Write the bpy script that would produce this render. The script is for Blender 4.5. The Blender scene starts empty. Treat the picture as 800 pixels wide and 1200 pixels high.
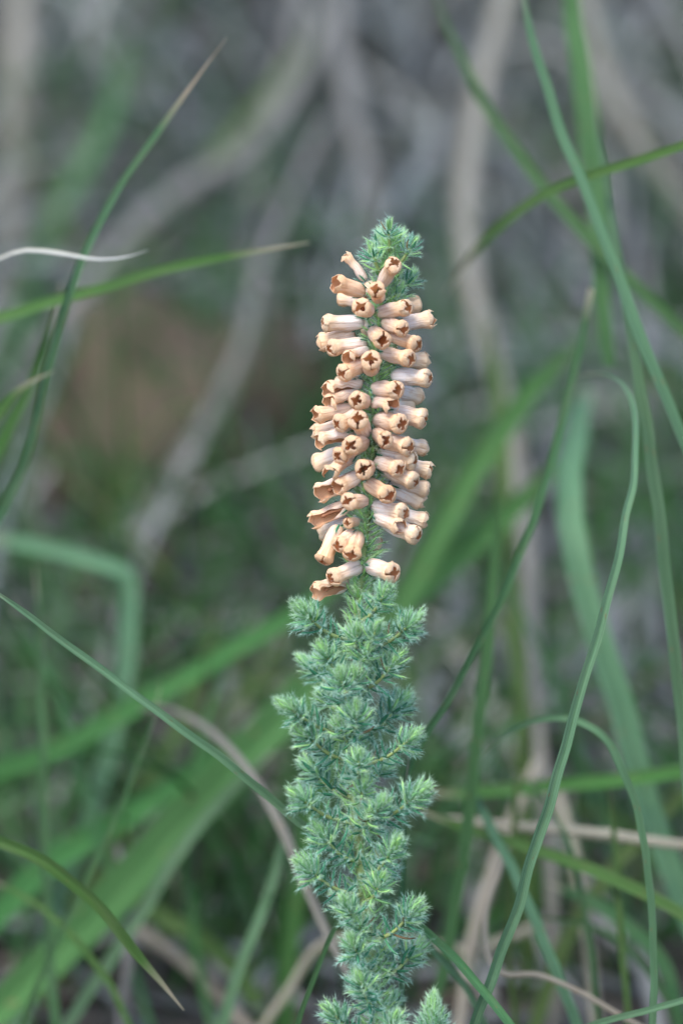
import bpy, math, random
import numpy as np
from mathutils import Vector, Matrix, noise
random.seed(7); rng = np.random.default_rng(7)
sc = bpy.context.scene
COL = sc.collection

# ------------------------------------------------------------------ camera
PITCH = math.radians(12.0)
DIST = 0.667                      # camera to the plane of focus, metres
FW = Vector((0, math.cos(PITCH), -math.sin(PITCH)))
UP = Vector((0, math.sin(PITCH), math.cos(PITCH)))
RT = Vector((1, 0, 0))
CEN = Vector((0, 0, 0.187))       # centre of the plane of focus
CAMP = CEN - FW * DIST
cam = bpy.data.cameras.new('camera'); camo = bpy.data.objects.new('camera', cam); COL.objects.link(camo)
camo.location = CAMP; camo.rotation_euler = (math.pi / 2 - PITCH, 0, 0)
cam.sensor_fit = 'VERTICAL'; cam.sensor_height = 36; cam.lens = 100
cam.clip_start = 0.02; cam.clip_end = 200
cam.dof.use_dof = True; cam.dof.focus_distance = DIST - 0.002; cam.dof.aperture_fstop = 4.2
sc.camera = camo

# ------------------------------------------------------------------ sky and sun (bright overcast / open shade)
wd = bpy.data.worlds.new('World'); sc.world = wd; wd.use_nodes = True
nt = wd.node_tree; bg = nt.nodes['Background']
sky = nt.nodes.new('ShaderNodeTexSky'); sky.sky_type = 'NISHITA'; sky.sun_disc = False
SUN_EL, SUN_AZ = math.radians(58), math.radians(215)
sky.sun_elevation = SUN_EL; sky.sun_rotation = SUN_AZ; sky.air_density = 1.0; sky.dust_density = 1.5; sky.ozone_density = 1.0
nt.links.new(sky.outputs[0], bg.inputs[0]); bg.inputs[1].default_value = 0.15
sl = bpy.data.lights.new('sun', 'SUN'); sl.energy = 1.3; sl.angle = math.radians(28); sl.color = (1, 0.98, 0.94)
so = bpy.data.objects.new('sun', sl); COL.objects.link(so)
sd = Vector((math.sin(SUN_AZ) * math.cos(SUN_EL), math.cos(SUN_AZ) * math.cos(SUN_EL), math.sin(SUN_EL)))
so.rotation_euler = sd.to_track_quat('Z', 'Y').to_euler(); so.location = sd * 3
sc.view_settings.view_transform = 'Standard'; sc.view_settings.look = 'None'
sc.view_settings.exposure = 1.75; sc.view_settings.gamma = 1.0
sc.render.engine = 'CYCLES'
sc.cycles.max_bounces = 8; sc.cycles.diffuse_bounces = 4; sc.cycles.transparent_max_bounces = 8

# ------------------------------------------------------------------ helpers
MM = 0.001
PX = 0.2 * MM                      # one photograph pixel at the plane of focus
def at(px, py, dz=0.0):
    """a place in the world: picture position on the plane of focus, dz millimetres deeper along the view"""
    k = (DIST + dz * MM) / DIST
    return CEN + FW * (dz * MM) + RT * ((px - 400) * PX * k) + UP * ((600 - py) * PX * k)

def sstep(a, b, x):
    t = min(1, max(0, (x - a) / (b - a))); return t * t * (3 - 2 * t)
def ground_z(x, y):
    t = y - 0.13
    bank = 0.0
    if t > 0:
        bank = 0.46 * t * sstep(0, 0.18, t) if t < 1.6 else 0.46 * 1.6 + 0.46 * 0.7 * (1 - math.exp(-(t - 1.6) / 0.7))
    f = 1 / (1 + (abs(x) + max(0, y - 1)) * 0.1)
    return bank + f * (0.020 * noise.noise(Vector((x * 5, y * 5, 0.3))) + 0.010 * noise.noise(Vector((x * 17, y * 17, 4.3)))
                       + 0.004 * noise.noise(Vector((x * 50, y * 50, 9.1))))

def spline(pts, n):
    P = [Vector(p) for p in pts]
    P = [P[0] * 2 - P[1]] + P + [P[-1] * 2 - P[-2]]
    out = []; par = []
    m = len(P) - 3
    # roughly even steps: sample by chord length
    cl = [0]
    for i in range(1, m + 1): cl.append(cl[-1] + (P[i + 1] - P[i]).length)
    for k in range(n):
        s = cl[-1] * k / (n - 1)
        i = 0
        while i < m - 1 and cl[i + 1] < s: i += 1
        t = (s - cl[i]) / max(1e-9, cl[i + 1] - cl[i]); t = min(1, max(0, t))
        a, b, c, d = P[i], P[i + 1], P[i + 2], P[i + 3]
        out.append(0.5 * ((2 * b) + (c - a) * t + (2 * a - 5 * b + 4 * c - d) * t * t + (3 * b - a - 3 * c + d) * t ** 3))
        par.append(i + t)
    return out, par

def put(name, me, parent=None, label=None, cat=None, group=None, kind=None):
    o = bpy.data.objects.new(name, me); COL.objects.link(o)
    if parent is not None: o.parent = parent
    if label: o['label'] = label
    if cat: o['category'] = cat
    if group: o['group'] = group
    if kind: o['kind'] = kind
    return o

def mesh(name, V, F, mats, smooth=True, fmat=None, uv=None, attrs=None):
    me = bpy.data.meshes.new(name)
    me.from_pydata([tuple(v) for v in V], [], F)
    for m in mats: me.materials.append(m)
    if smooth: me.polygons.foreach_set('use_smooth', [True] * len(me.polygons))
    if fmat is not None: me.polygons.foreach_set('material_index', fmat)
    if uv is not None:
        l = me.uv_layers.new(name='UVMap')
        li = np.zeros(len(me.loops), dtype=np.int32); me.loops.foreach_get('vertex_index', li)
        l.data.foreach_set('uv', np.asarray(uv, dtype=np.float32)[li].ravel())
    for k, a in (attrs or {}).items():
        at_ = me.attributes.new(k, 'FLOAT', 'POINT'); at_.data.foreach_set('value', np.asarray(a, dtype=np.float32))
    me.update(); return me

# ------------------------------------------------------------------ materials
class NT:
    def __init__(s, name):
        s.m = bpy.data.materials.new(name); s.m.use_nodes = True; s.t = s.m.node_tree
        s.p = s.t.nodes['Principled BSDF']; s.out = s.t.nodes['Material Output']
    def n(s, typ, **kw):
        n = s.t.nodes.new(typ)
        for k, v in kw.items(): setattr(n, k, v)
        return n
    def l(s, a, b): s.t.links.new(a, b)
    def ramp(s, fac, stops):
        r = s.n('ShaderNodeValToRGB'); e = r.color_ramp.elements
        while len(e) > 1: e.remove(e[0])
        e[0].position = stops[0][0]; e[0].color = (*stops[0][1], 1)
        for p, c in stops[1:]:
            x = e.new(p); x.color = (*c, 1)
        s.l(fac, r.inputs[0]); return r.outputs[0]
    def noise(s, vec, scale, detail=3, rough=0.55):
        x = s.n('ShaderNodeTexNoise'); x.inputs['Scale'].default_value = scale; x.inputs['Detail'].default_value = detail
        x.inputs['Roughness'].default_value = rough
        if vec is not None: s.l(vec, x.inputs['Vector'])
        return x.outputs[0]
    def mapping(s, vec, scale):
        x = s.n('ShaderNodeMapping'); x.inputs['Scale'].default_value = scale; s.l(vec, x.inputs['Vector']); return x.outputs[0]
    def mix(s, fac, a, b, typ='MIX'):
        x = s.n('ShaderNodeMix', data_type='RGBA', blend_type=typ)
        for sock, v in ((x.inputs[0], fac), (x.inputs[6], a), (x.inputs[7], b)):
            if hasattr(v, 'links'): s.l(v, sock)
            else: sock.default_value = v if not isinstance(v, tuple) else (*v, 1)
        return x.outputs[2]
    def math(s, op, a, b=0.0, c=0.0):
        x = s.n('ShaderNodeMath', operation=op)
        for i, v in enumerate((a, b, c)):
            if hasattr(v, 'links'): s.l(v, x.inputs[i])
            else: x.inputs[i].default_value = v
        return x.outputs[0]
    def bump(s, h, strength, dist):
        x = s.n('ShaderNodeBump'); x.inputs['Strength'].default_value = strength; x.inputs['Distance'].default_value = dist
        s.l(h, x.inputs['Height']); s.l(x.outputs[0], s.p.inputs['Normal'])
    def thin(s, col, amount):
        """thin living or dry tissue: part of the light comes through"""
        tr = s.n('ShaderNodeBsdfTranslucent'); mx = s.n('ShaderNodeMixShader'); mx.inputs[0].default_value = amount
        if hasattr(col, 'links'): s.l(col, tr.inputs[0])
        else: tr.inputs[0].default_value = (*col, 1)
        s.l(s.p.outputs[0], mx.inputs[1]); s.l(tr.outputs[0], mx.inputs[2]); s.l(mx.outputs[0], s.out.inputs[0])

def grass_mat(name, c0, c1, tip, rough=0.45, spec=0.28, tip_from=0.955, thin=0.3):
    k = NT(name)
    uv = k.n('ShaderNodeUVMap').outputs[0]
    sx = k.n('ShaderNodeSeparateXYZ'); k.l(uv, sx.inputs[0])
    oi = k.n('ShaderNodeObjectInfo')
    veins = k.noise(k.mapping(uv, (3, 26, 1)), 1.0, 2)
    blotch = k.noise(k.mapping(uv, (14, 1.5, 1)), 1.0, 4)
    col = k.mix(k.ramp(veins, [(0.36, (0, 0, 0)), (0.62, (1, 1, 1))]), tuple(0.82 * a for a in c0), tuple(1.12 * a for a in c1))
    col = k.mix(k.math('MULTIPLY', k.math('SUBTRACT', blotch, 0.48), 1.2), col, tuple(0.55 * a + 0.45 * b for a, b in zip(c0, tip)))
    spots = k.ramp(k.noise(k.mapping(uv, (55, 2.2, 1)), 1.0, 3), [(0.66, (0, 0, 0)), (0.71, (1, 1, 1))])
    col = k.mix(k.math('MULTIPLY', spots, 0.6), col, (0.20, 0.13, 0.06))
    hs = k.n('ShaderNodeHueSaturation'); k.l(col, hs.inputs['Color'])
    k.l(k.math('MULTIPLY_ADD', oi.outputs['Random'], 0.03, 0.485), hs.inputs['Hue'])
    k.l(k.math('MULTIPLY_ADD', oi.outputs['Random'], 0.3, 0.85), hs.inputs['Value'])
    tipf = k.ramp(sx.outputs[0], [(tip_from - 0.02, (0, 0, 0)), (tip_from + 0.02, (1, 1, 1))])
    col2 = k.mix(tipf, hs.outputs[0], tip)
    k.l(col2, k.p.inputs['Base Color']); k.p.inputs['Roughness'].default_value = rough
    k.p.inputs['Specular IOR Level'].default_value = spec
    k.bump(k.noise(k.mapping(uv, (2, 40, 1)), 1.0, 2), 0.9, 0.0005)
    k.thin(col2, thin); return k.m

M_FRESH = grass_mat('grass_fresh', (0.056, 0.146, 0.030), (0.086, 0.198, 0.047), (0.361, 0.327, 0.224))
M_DEEP = grass_mat('grass_deep', (0.047, 0.133, 0.043), (0.077, 0.181, 0.069), (0.344, 0.310, 0.224))
M_BLUE = grass_mat('grass_blue', (0.073, 0.163, 0.073), (0.112, 0.224, 0.112), (0.189, 0.232, 0.146))
M_SLIM = grass_mat('grass_slim', (0.047, 0.133, 0.043), (0.077, 0.181, 0.069), (0.473, 0.430, 0.310), tip_from=0.985)
M_TIP = grass_mat('grass_pale_tip', (0.065, 0.155, 0.06), (0.10, 0.21, 0.10), (0.42, 0.34, 0.24), tip_from=0.93)
M_LIGHT = grass_mat('grass_light', (0.10, 0.21, 0.10), (0.15, 0.28, 0.15), (0.35, 0.36, 0.24))
M_BROAD = grass_mat('grass_broad', (0.046, 0.138, 0.036), (0.066, 0.175, 0.05), (0.07, 0.14, 0.05), spec=0.15)
M_STALK = grass_mat('old_stalk', (0.105, 0.10, 0.08), (0.175, 0.165, 0.135), (0.17, 0.16, 0.13), spec=0.2, thin=0.05)
M_MID = grass_mat('grass_mid', (0.043, 0.120, 0.034), (0.073, 0.172, 0.056), (0.069, 0.138, 0.043))
M_OLIVE = grass_mat('grass_olive', (0.060, 0.120, 0.026), (0.095, 0.163, 0.043), (0.103, 0.129, 0.052))
M_STRAW = grass_mat('straw', (0.19, 0.165, 0.115), (0.28, 0.25, 0.19), (0.27, 0.24, 0.18), spec=0.3, thin=0.1)
M_GREY = grass_mat('weathered_straw', (0.075, 0.075, 0.067), (0.118, 0.115, 0.108), (0.118, 0.113, 0.108), spec=0.3, thin=0.1)
M_PALE = grass_mat('bleached_straw', (0.50, 0.47, 0.38), (0.62, 0.60, 0.52), (0.7, 0.68, 0.62), spec=0.3, thin=0.15)

def stuff_mat(name, stops, rough=0.6, thin=0.15):
    k = NT(name)
    a = k.n('ShaderNodeAttribute', attribute_name='rnd')
    uv = k.n('ShaderNodeUVMap').outputs[0]
    col = k.ramp(a.outputs['Fac'], stops)
    v = k.noise(k.mapping(uv, (6, 12, 1)), 1.0, 3)
    col = k.mix(0.6, col, k.ramp(v, [(0.25, (0.55, 0.55, 0.55)), (0.75, (1.2, 1.2, 1.2))]), 'MULTIPLY')
    k.l(col, k.p.inputs['Base Color']); k.p.inputs['Roughness'].default_value = rough; k.p.inputs['Specular IOR Level'].default_value = 0.12
    k.thin(col, thin); return k.m
M_THATCH = stuff_mat('thatch', [(0, (0.018, 0.017, 0.015)), (0.35, (0.042, 0.042, 0.037)), (0.6, (0.082, 0.091, 0.091)), (0.85, (0.162, 0.179, 0.182)), (1, (0.227, 0.227, 0.206))])
M_SWARD = stuff_mat('sward', [(0, (0.017, 0.057, 0.013)), (0.5, (0.032, 0.094, 0.023)), (0.8, (0.053, 0.125, 0.057)), (1, (0.091, 0.128, 0.034))], 0.45, 0.25)
M_LITTER = stuff_mat('litter', [(0, (0.026, 0.021, 0.015)), (0.5, (0.065, 0.052, 0.039)), (1, (0.138, 0.120, 0.099))], 0.7, 0.05)

k = NT('soil')
tc = k.n('ShaderNodeTexCoord').outputs['Object']
n1 = k.noise(tc, 9, 6); n2 = k.noise(tc, 120, 5)
c = k.mix(n2, k.ramp(n1, [(0.3, (0.022, 0.018, 0.014)), (0.55, (0.042, 0.035, 0.028)), (0.75, (0.07, 0.06, 0.05))]), (0.05, 0.043, 0.035))
k.l(c, k.p.inputs['Base Color']); k.p.inputs['Roughness'].default_value = 0.95; k.bump(n2, 0.8, 0.003)
M_SOIL = k.m

k = NT('stone')
tc = k.n('ShaderNodeTexCoord').outputs['Object']
n1 = k.noise(tc, 14, 5); n2 = k.noise(tc, 150, 4)
c = k.mix(k.math('MULTIPLY', n2, 0.5), k.ramp(n1, [(0.3, (0.016, 0.010, 0.004)), (0.6, (0.045, 0.029, 0.011)), (0.8, (0.045, 0.033, 0.015))]), (0.03, 0.024, 0.015))
k.l(c, k.p.inputs['Base Color']); k.p.inputs['Roughness'].default_value = 0.85; k.bump(n2, 0.6, 0.002)
M_STONE = k.m

# leaves of the heath and their hairs
k = NT('heath_leaf')
y = k.n('ShaderNodeAttribute', attribute_name='young'); oi = k.n('ShaderNodeObjectInfo')
tcg = k.n('ShaderNodeTexCoord').outputs['Object']
nn = k.noise(tcg, 260, 2)
dead = k.math('MULTIPLY', y.outputs['Fac'], -1.0)
yc = k.math('MAXIMUM', y.outputs['Fac'], 0.0)
col = k.mix(yc, k.mix(nn, (0.032, 0.175, 0.088), (0.07, 0.265, 0.143)), (0.42, 0.70, 0.24))
col = k.mix(k.math('MAXIMUM', dead, 0.0), col, (0.24, 0.15, 0.075))
k.l(col, k.p.inputs['Base Color']); k.p.inputs['Roughness'].default_value = 0.55; k.p.inputs['Specular IOR Level'].default_value = 0.2
k.thin(col, 0.25); M_LEAF = k.m
k = NT('leaf_hair')
y = k.n('ShaderNodeAttribute', attribute_name='young')
col = k.mix(y.outputs['Fac'], (0.38, 0.58, 0.48), (0.52, 0.70, 0.42))
k.l(col, k.p.inputs['Base Color']); k.p.inputs['Roughness'].default_value = 0.4; k.thin(col, 0.35); M_HAIR = k.m
k = NT('heath_twig')
tcg = k.n('ShaderNodeTexCoord').outputs['Object']
k.l(k.mix(k.noise(tcg, 220, 3), (0.22, 0.34, 0.10), (0.26, 0.26, 0.10)), k.p.inputs['Base Color']); k.p.inputs['Roughness'].default_value = 0.7; M_TWIG = k.m

def petal_mat(name, lobe):
    k = NT(name)
    uv = k.n('ShaderNodeUVMap').outputs[0]
    sx = k.n('ShaderNodeSeparateXYZ'); k.l(uv, sx.inputs[0])
    pale = k.n('ShaderNodeAttribute', attribute_type='OBJECT', attribute_name='paleness').outputs['Fac']
    oi = k.n('ShaderNodeObjectInfo')
    off = k.n('ShaderNodeVectorMath', operation='ADD'); k.l(uv, off.inputs[0])
    cb = k.n('ShaderNodeCombineXYZ'); k.l(k.math('MULTIPLY', oi.outputs['Random'], 37.0), cb.inputs[0]); k.l(k.math('MULTIPLY', oi.outputs['Random'], 91.0), cb.inputs[1])
    k.l(cb.outputs[0], off.inputs[1])
    streak = k.noise(k.mapping(off.outputs[0], (1.6, 22, 1)), 1.0, 3)
    blot = k.noise(k.mapping(off.outputs[0], (4, 5, 1)), 1.0, 4)
    body = k.mix(pale, (0.90, 0.62, 0.39), (0.92, 0.87, 0.85))
    end = k.mix(pale, (0.95, 0.62, 0.34), (0.95, 0.74, 0.50))
    g = k.math('ADD', sx.outputs[0], k.math('MULTIPLY', k.math('SUBTRACT', blot, 0.5), 0.5))
    gr = k.ramp(g, [(0.40, (0, 0, 0)), (0.82, (1, 1, 1))])
    col = end if lobe else k.mix(gr, body, end)
    wfac = k.ramp(streak, [(0.30, (1, 1, 1)), (0.44, (0, 0, 0))])
    col = k.mix(k.math('MULTIPLY', wfac, 0.55), col, (0.90, 0.82, 0.76))
    sfac = k.ramp(streak, [(0.52, (0, 0, 0)), (0.66, (1, 1, 1))])
    col = k.mix(k.math('MULTIPLY', sfac, 0.44), col, (0.56, 0.30, 0.15))
    bfac = k.ramp(blot, [(0.60, (0, 0, 0)), (0.75, (1, 1, 1))])
    col = k.mix(k.math('MULTIPLY', bfac, 0.24), col, (0.52, 0.27, 0.12))
    if lobe:   # paler dry rim
        rf = k.ramp(sx.outputs[0], [(0.72, (0, 0, 0)), (1.0, (1, 1, 1))])
        col = k.mix(k.math('MULTIPLY', rf, 0.5), col, (0.88, 0.72, 0.54))
    hs = k.n('ShaderNodeHueSaturation'); k.l(col, hs.inputs['Color'])
    k.l(k.math('MULTIPLY_ADD', oi.outputs['Random'], 0.16, 0.90), hs.inputs['Value'])
    k.l(hs.outputs[0], k.p.inputs['Base Color']); k.p.inputs['Roughness'].default_value = 0.55
    k.p.inputs['Specular IOR Level'].default_value = 0.3
    k.bump(k.noise(k.mapping(off.outputs[0], (5, 30, 1)), 1.0, 3), 0.8, 0.0005)
    k.thin(hs.outputs[0], 0.4); return k.m
M_TUBE = petal_mat('petal_tube', False); M_LOBE = petal_mat('petal_lobe', True)
k = NT('throat'); uv = k.n('ShaderNodeUVMap').outputs[0]
col = k.mix(k.noise(k.mapping(uv, (3, 18, 1)), 1.0, 3), (0.58, 0.29, 0.14), (0.80, 0.54, 0.34))
k.l(col, k.p.inputs['Base Color']); k.p.inputs['Roughness'].default_value = 0.8; k.thin(col, 0.5); M_THROAT = k.m

k = NT('anther'); uv = k.n('ShaderNodeUVMap').outputs[0]
k.l(k.mix(k.noise(k.mapping(uv, (6, 8, 1)), 1.0, 3), (0.16, 0.06, 0.03), (0.34, 0.15, 0.07)), k.p.inputs['Base Color']); k.p.inputs['Roughness'].default_value = 0.9; M_ANTHER = k.m

# ------------------------------------------------------------------ ground
def axis_vals(lo, hi, flo, fhi, fine, coarse):
    v = list(np.arange(flo, fhi + 1e-6, fine)); s = fine; x = flo
    while x > lo: s = min(coarse, s * 1.35); x -= s; v.insert(0, x)
    s = fine; x = fhi
    while x < hi: s = min(coarse, s * 1.35); x += s; v.append(x)
    return v
xs = axis_vals(-40, 40, -0.7, 0.7, 0.012, 4); ys = axis_vals(-30, 60, -0.3, 1.5, 0.012, 4)
V = [(x, y_, ground_z(x, y_)) for y_ in ys for x in xs]; nx = len(xs)
F = [(j * nx + i, j * nx + i + 1, (j + 1) * nx + i + 1, (j + 1) * nx + i) for j in range(len(ys) - 1) for i in range(nx - 1)]
put('ground', mesh('ground', V, F, [M_SOIL]), kind='structure', label='dark bare soil of the bank under the grass')

# ------------------------------------------------------------------ blades
def ribbon(P, Wd, face, twist=0.0, fold=0.28, thick=0.22 * MM, closed=True):
    """a blade along P: V-folded section with thickness. face = direction its upper side looks to"""
    V, F, UV = [], [], []
    n = len(P); m = 6 if closed else 3
    cum = [0]
    for i in range(1, n): cum.append(cum[-1] + (P[i] - P[i - 1]).length)
    side0 = None
    for i in range(n):
        t = (P[min(n - 1, i + 1)] - P[max(0, i - 1)]).normalized()
        s = t.cross(face)
        if s.length < 0.25 and side0 is not None: s = side0 - t * side0.dot(t)
        if s.length < 1e-6: s = t.orthogonal()
        s.normalize()
        if side0 is not None and s.dot(side0) < 0: s = -s
        side0 = s
        nn = s.cross(t).normalized()
        if nn.dot(face) < 0: nn = -nn
        a = twist * (i / (n - 1) - 0.5)
        s2 = s * math.cos(a) + nn * math.sin(a); n2 = nn * math.cos(a) - s * math.sin(a)
        w = Wd[i] * 0.5; u = cum[i] / cum[-1]
        p = P[i]; th = min(thick, w * 0.5)
        V += [p - s2 * w, p - n2 * (w * fold), p + s2 * w]; UV += [(u, 0), (u, 0.5), (u, 1)]
        if closed:
            V += [p + s2 * w * 0.94 - n2 * th * 0.6, p - n2 * (w * fold + th), p - s2 * w * 0.94 - n2 * th * 0.6]
            UV += [(u, 1), (u, 0.5), (u, 0)]
    if not closed:
        for i in range(n - 1):
            b = i * m; c = b + m
            F += [(b, b + 1, c + 1, c), (b + 1, b + 2, c + 2, c + 1)]
    else:   # crisp midrib and margins: the four faces share no vertices
        V0, U0, V, UV = V, UV, [], []
        for j, (p, q) in enumerate(((0, 1), (1, 2), (2, 3), (3, 4), (4, 5), (5, 0))):
            o = len(V)
            for i in range(n):
                V += [V0[i * 6 + p], V0[i * 6 + q]]; UV += [U0[i * 6 + p], U0[i * 6 + q]]
            for i in range(n - 1): F.append((o + 2 * i, o + 2 * i + 1, o + 2 * i + 3, o + 2 * i + 2))
    return V, F, UV

def to_ground(p, d, reach=0.05):
    """carry a blade on from p in direction d until it is rooted in the ground"""
    d = d.normalized()
    a = p + d * reach * 0.5 + Vector((0, 0, -0.004))
    b = a + d * reach * 0.3
    b.z = a.z + min(-0.25 * (a.z - ground_z(a.x, a.y)), d.z * reach * 0.3)
    e = Vector((b.x + d.x * 0.012, b.y + d.y * 0.012, 0)); e.z = ground_z(e.x, e.y) - 0.006
    m = (b + e) * 0.5 + Vector((d.x, d.y, 0)) * 0.008
    out = []
    for q in (a, b, m):
        if q.z > ground_z(q.x, q.y) + 0.006 and q.z > e.z + 0.008: out.append(q)
    return out + [e]

def blade(name, label, cat, mat, pts, root='start', twist=0.0, yaw=0.0, fold=0.3, group=None, tip=True, thick=0.22, grow=None):
    """pts: (px, py, depth_mm, width_px) from the root end to the tip"""
    W = [at(*p[:3]) for p in pts]; wd_ = [p[3] * PX * (DIST + p[2] * MM) / DIST for p in pts]
    if root == 'end': W.reverse(); wd_.reverse()
    if root:
        ext = to_ground(W[0], W[0] - W[1]); ext.reverse()
        W = ext + W; wd_ = [wd_[0] * 0.9] * len(ext) + wd_
    if grow:   # grows on beyond the frame
        d = (W[-1] - W[-2]).normalized(); W.append(W[-1] + d * grow * MM + Vector((0, 0, -0.15 * grow * MM))); wd_.append(wd_[-1] * 0.3)
    n = max(30, 7 * len(W))
    P, par = spline(W, n)
    ww = []
    for q in par:
        i = min(len(wd_) - 2, int(q)); t = q - i; ww.append(wd_[i] * (1 - t) + wd_[i + 1] * t)
    if tip:
        for i in range(n):
            r = (n - 1 - i) / (n - 1); ww[i] *= min(1, 0.12 + r / 0.09)
    # small natural wander
    ph = random.random() * 50
    for i, p in enumerate(P):
        p += Vector((noise.noise(Vector((ph, i * 0.22, 0))), noise.noise(Vector((ph, 7, i * 0.22))), 0)) * 0.0006
    f = (-FW + RT * math.tan(yaw) * 0.8 + Vector((0, 0, 0.35))).normalized()
    V, F, UV = ribbon(P, ww, f, twist, fold, thick * MM)
    return put(name, mesh(name, V, F, [mat], uv=UV), label=label, cat=cat, group=group)

def stalk(name, label, cat, mat, pts, root='start', group=None, nodes=0):
    """a round dry stem with slightly swollen joints"""
    W = [at(*p[:3]) for p in pts]; wd_ = [p[3] * PX * (DIST + p[2] * MM) / DIST for p in pts]
    if root == 'end': W.reverse(); wd_.reverse()
    if root:
        ext = to_ground(W[0], W[0] - W[1], 0.03); ext.reverse(); W = ext + W; wd_ = [wd_[0]] * len(ext) + wd_
    n = max(24, 6 * len(W)); P, par = spline(W, n); V, F, UV = [], [], []; S = 9
    ph = random.random() * 90
    for i in range(n):
        t = (P[min(n - 1, i + 1)] - P[max(0, i - 1)]).normalized()
        s = t.cross(FW).normalized(); b = t.cross(s)
        q = par[i]; j = min(len(wd_) - 2, int(q)); r = 0.5 * (wd_[j] + (wd_[j + 1] - wd_[j]) * (q - j))
        u = i / (n - 1)
        if nodes and abs(((u * nodes) % 1) - 0.5) < 0.5 * nodes / n: r *= 1.22
        if i in (0, n - 1): r *= 0.6
        for a in range(S):
            an = 2 * math.pi * a / S
            rr = r * (1 + 0.14 * noise.noise(Vector((ph + math.cos(an), math.sin(an), i * 0.25))))
            V.append(P[i] + s * math.cos(an) * rr + b * math.sin(an) * rr * 0.8); UV.append((u, a / S))
    for i in range(n - 1):
        for a in range(S):
            F.append((i * S + a, i * S + (a + 1) % S, (i + 1) * S + (a + 1) % S, (i + 1) * S + a))
    F.append(tuple(range(S - 1, -1, -1))); F.append(tuple(range((n - 1) * S, n * S)))
    return put(name, mesh(name, V, F, [mat], uv=UV), label=label, cat=cat, group=group)

GB = 'grass blades around the heath'
B = lambda label, mat, pts, **kw: blade('grass_blade', label, 'grass blade', mat, pts, group=GB, **kw)
# --- left side
B('slender green blade arching up to a brown pointed tip, upper left', M_TIP,
  [(-35, 670, 75, 10.7), (5, 592, 70, 10.7), (36, 515, 64, 10.7), (60, 420, 57, 9.8), (88, 325, 50, 9.8), (130, 235, 46, 9.0), (188, 150, 42, 7.4), (266, 44, 40, 4.1)], yaw=0.5, twist=0.5)
B('green blade reaching across under the curled straw to a pale whitish tip', M_FRESH,
  [(-30, 382, 80, 15), (20, 366, 72, 15), (70, 350, 66, 15), (130, 334, 60, 14), (200, 314, 56, 13), (280, 298, 52, 11), (362, 284, 50, 10)], yaw=-0.3)
blade('dry_grass_blade', 'curled bleached straw blade lying across the green blades, upper left', 'dry blade', M_PALE,
  [(-25, 318, 48, 5), (0, 303, 44, 6), (30, 293, 40, 8), (70, 296, 38, 9), (110, 303, 36, 9), (145, 302, 35, 8), (174, 293, 35, 4)], twist=1.5)
B('short green blade ending in a small pale hooked tip at the frame edge', M_FRESH,
  [(-25, 520, 66, 14), (0, 482, 62, 14), (22, 456, 58, 12), (42, 444, 55, 10), (62, 435, 54, 6)], twist=0.4)
B('fresh green blade crossing behind the short hooked one', M_FRESH,
  [(-20, 560, 90, 13), (10, 500, 86, 13), (40, 440, 82, 12), (60, 380, 78, 9), (70, 330, 76, 5)], yaw=0.4)
B('sharp straight blue-green blade running down from far left to behind the leafy stem', M_LIGHT,
  [(430, 1030, 22, 9), (380, 988, 17, 10), (330, 947, 12, 10), (265, 893, 8, 10), (200, 845, 5, 10), (90, 764, 2, 9), (0, 697, 0, 6), (-50, 662, 0, 4)], yaw=-0.2, fold=0.5)
B('bright yellow-green blade bending down to a tip at bottom left', M_FRESH,
  [(-90, 1010, -38, 12), (-40, 982, -33, 13), (0, 986, -30, 14), (55, 1012, -27, 15), (110, 1058, -24, 14), (160, 1117, -22, 13), (216, 1184, -20, 10)], yaw=-0.4, fold=0.45)
B('broad blurred bright green blade sweeping diagonally behind the stem', M_BROAD,
  [(-20, 1200, 105, 39.6), (80, 1105, 115, 44.7), (180, 1000, 125, 48.2), (290, 880, 135, 46.4), (400, 770, 145, 43.0), (500, 680, 155, 37.8), (580, 615, 162, 29.2), (660, 540, 170, 13.8)], yaw=0.3, tip=False, thick=0.4)
B('blurred green blade rising above the broad diagonal one to mid left', M_BROAD,
  [(-30, 915, 130, 22.4), (60, 880, 135, 24.1), (150, 832, 140, 25.8), (240, 780, 145, 24.9), (330, 728, 150, 22.4), (420, 670, 156, 13.8)], yaw=-0.2, tip=False, thick=0.4)
B('blurred green blade lying flat beside the broad diagonal one', M_BROAD,
  [(-30, 1100, 140, 29.2), (60, 1010, 142, 31.0), (150, 955, 148, 29.2), (240, 895, 155, 22.4), (320, 835, 160, 10.3)], tip=False, thick=0.4)
B('thin upright green blade at far lower left', M_DEEP, [(66, 1215, 80, 12), (58, 1100, 85, 12), (52, 980, 90, 11), (51, 860, 95, 10), (46, 740, 100, 8), (40, 660, 102, 4)], yaw=0.5)
B('pale blue-green blade kinked sharply downward at mid left', M_BLUE,
  [(60, 1080, 150, 18), (95, 985, 152, 20), (128, 880, 155, 22), (148, 780, 158, 21), (152, 715, 160, 21), (151, 682, 160, 20), (143, 668, 160, 20), (120, 660, 161, 20), (70, 646, 163, 19), (20, 635, 166, 18), (-30, 628, 168, 14)], tip=False, thick=0.4)
B('blue-green blade leaning from bottom left toward the stem', M_BLUE,
  [(70, 1215, 95, 14), (120, 1140, 100, 14), (165, 1070, 105, 15), (205, 1005, 110, 14), (262, 935, 115, 12), (325, 875, 120, 7)], yaw=0.3)
B('short green blade leaning toward the stem below the brown stalk', M_BLUE, [(255, 1215, 75, 15), (290, 1110, 80, 14), (318, 1035, 84, 13), (338, 960, 88, 8)], yaw=-0.4)
B('olive blade low behind the kinked one', M_OLIVE, [(20, 1215, 170, 18), (90, 1080, 175, 18), (170, 930, 182, 18), (230, 800, 190, 14), (260, 700, 196, 6)], yaw=0.2)
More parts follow.
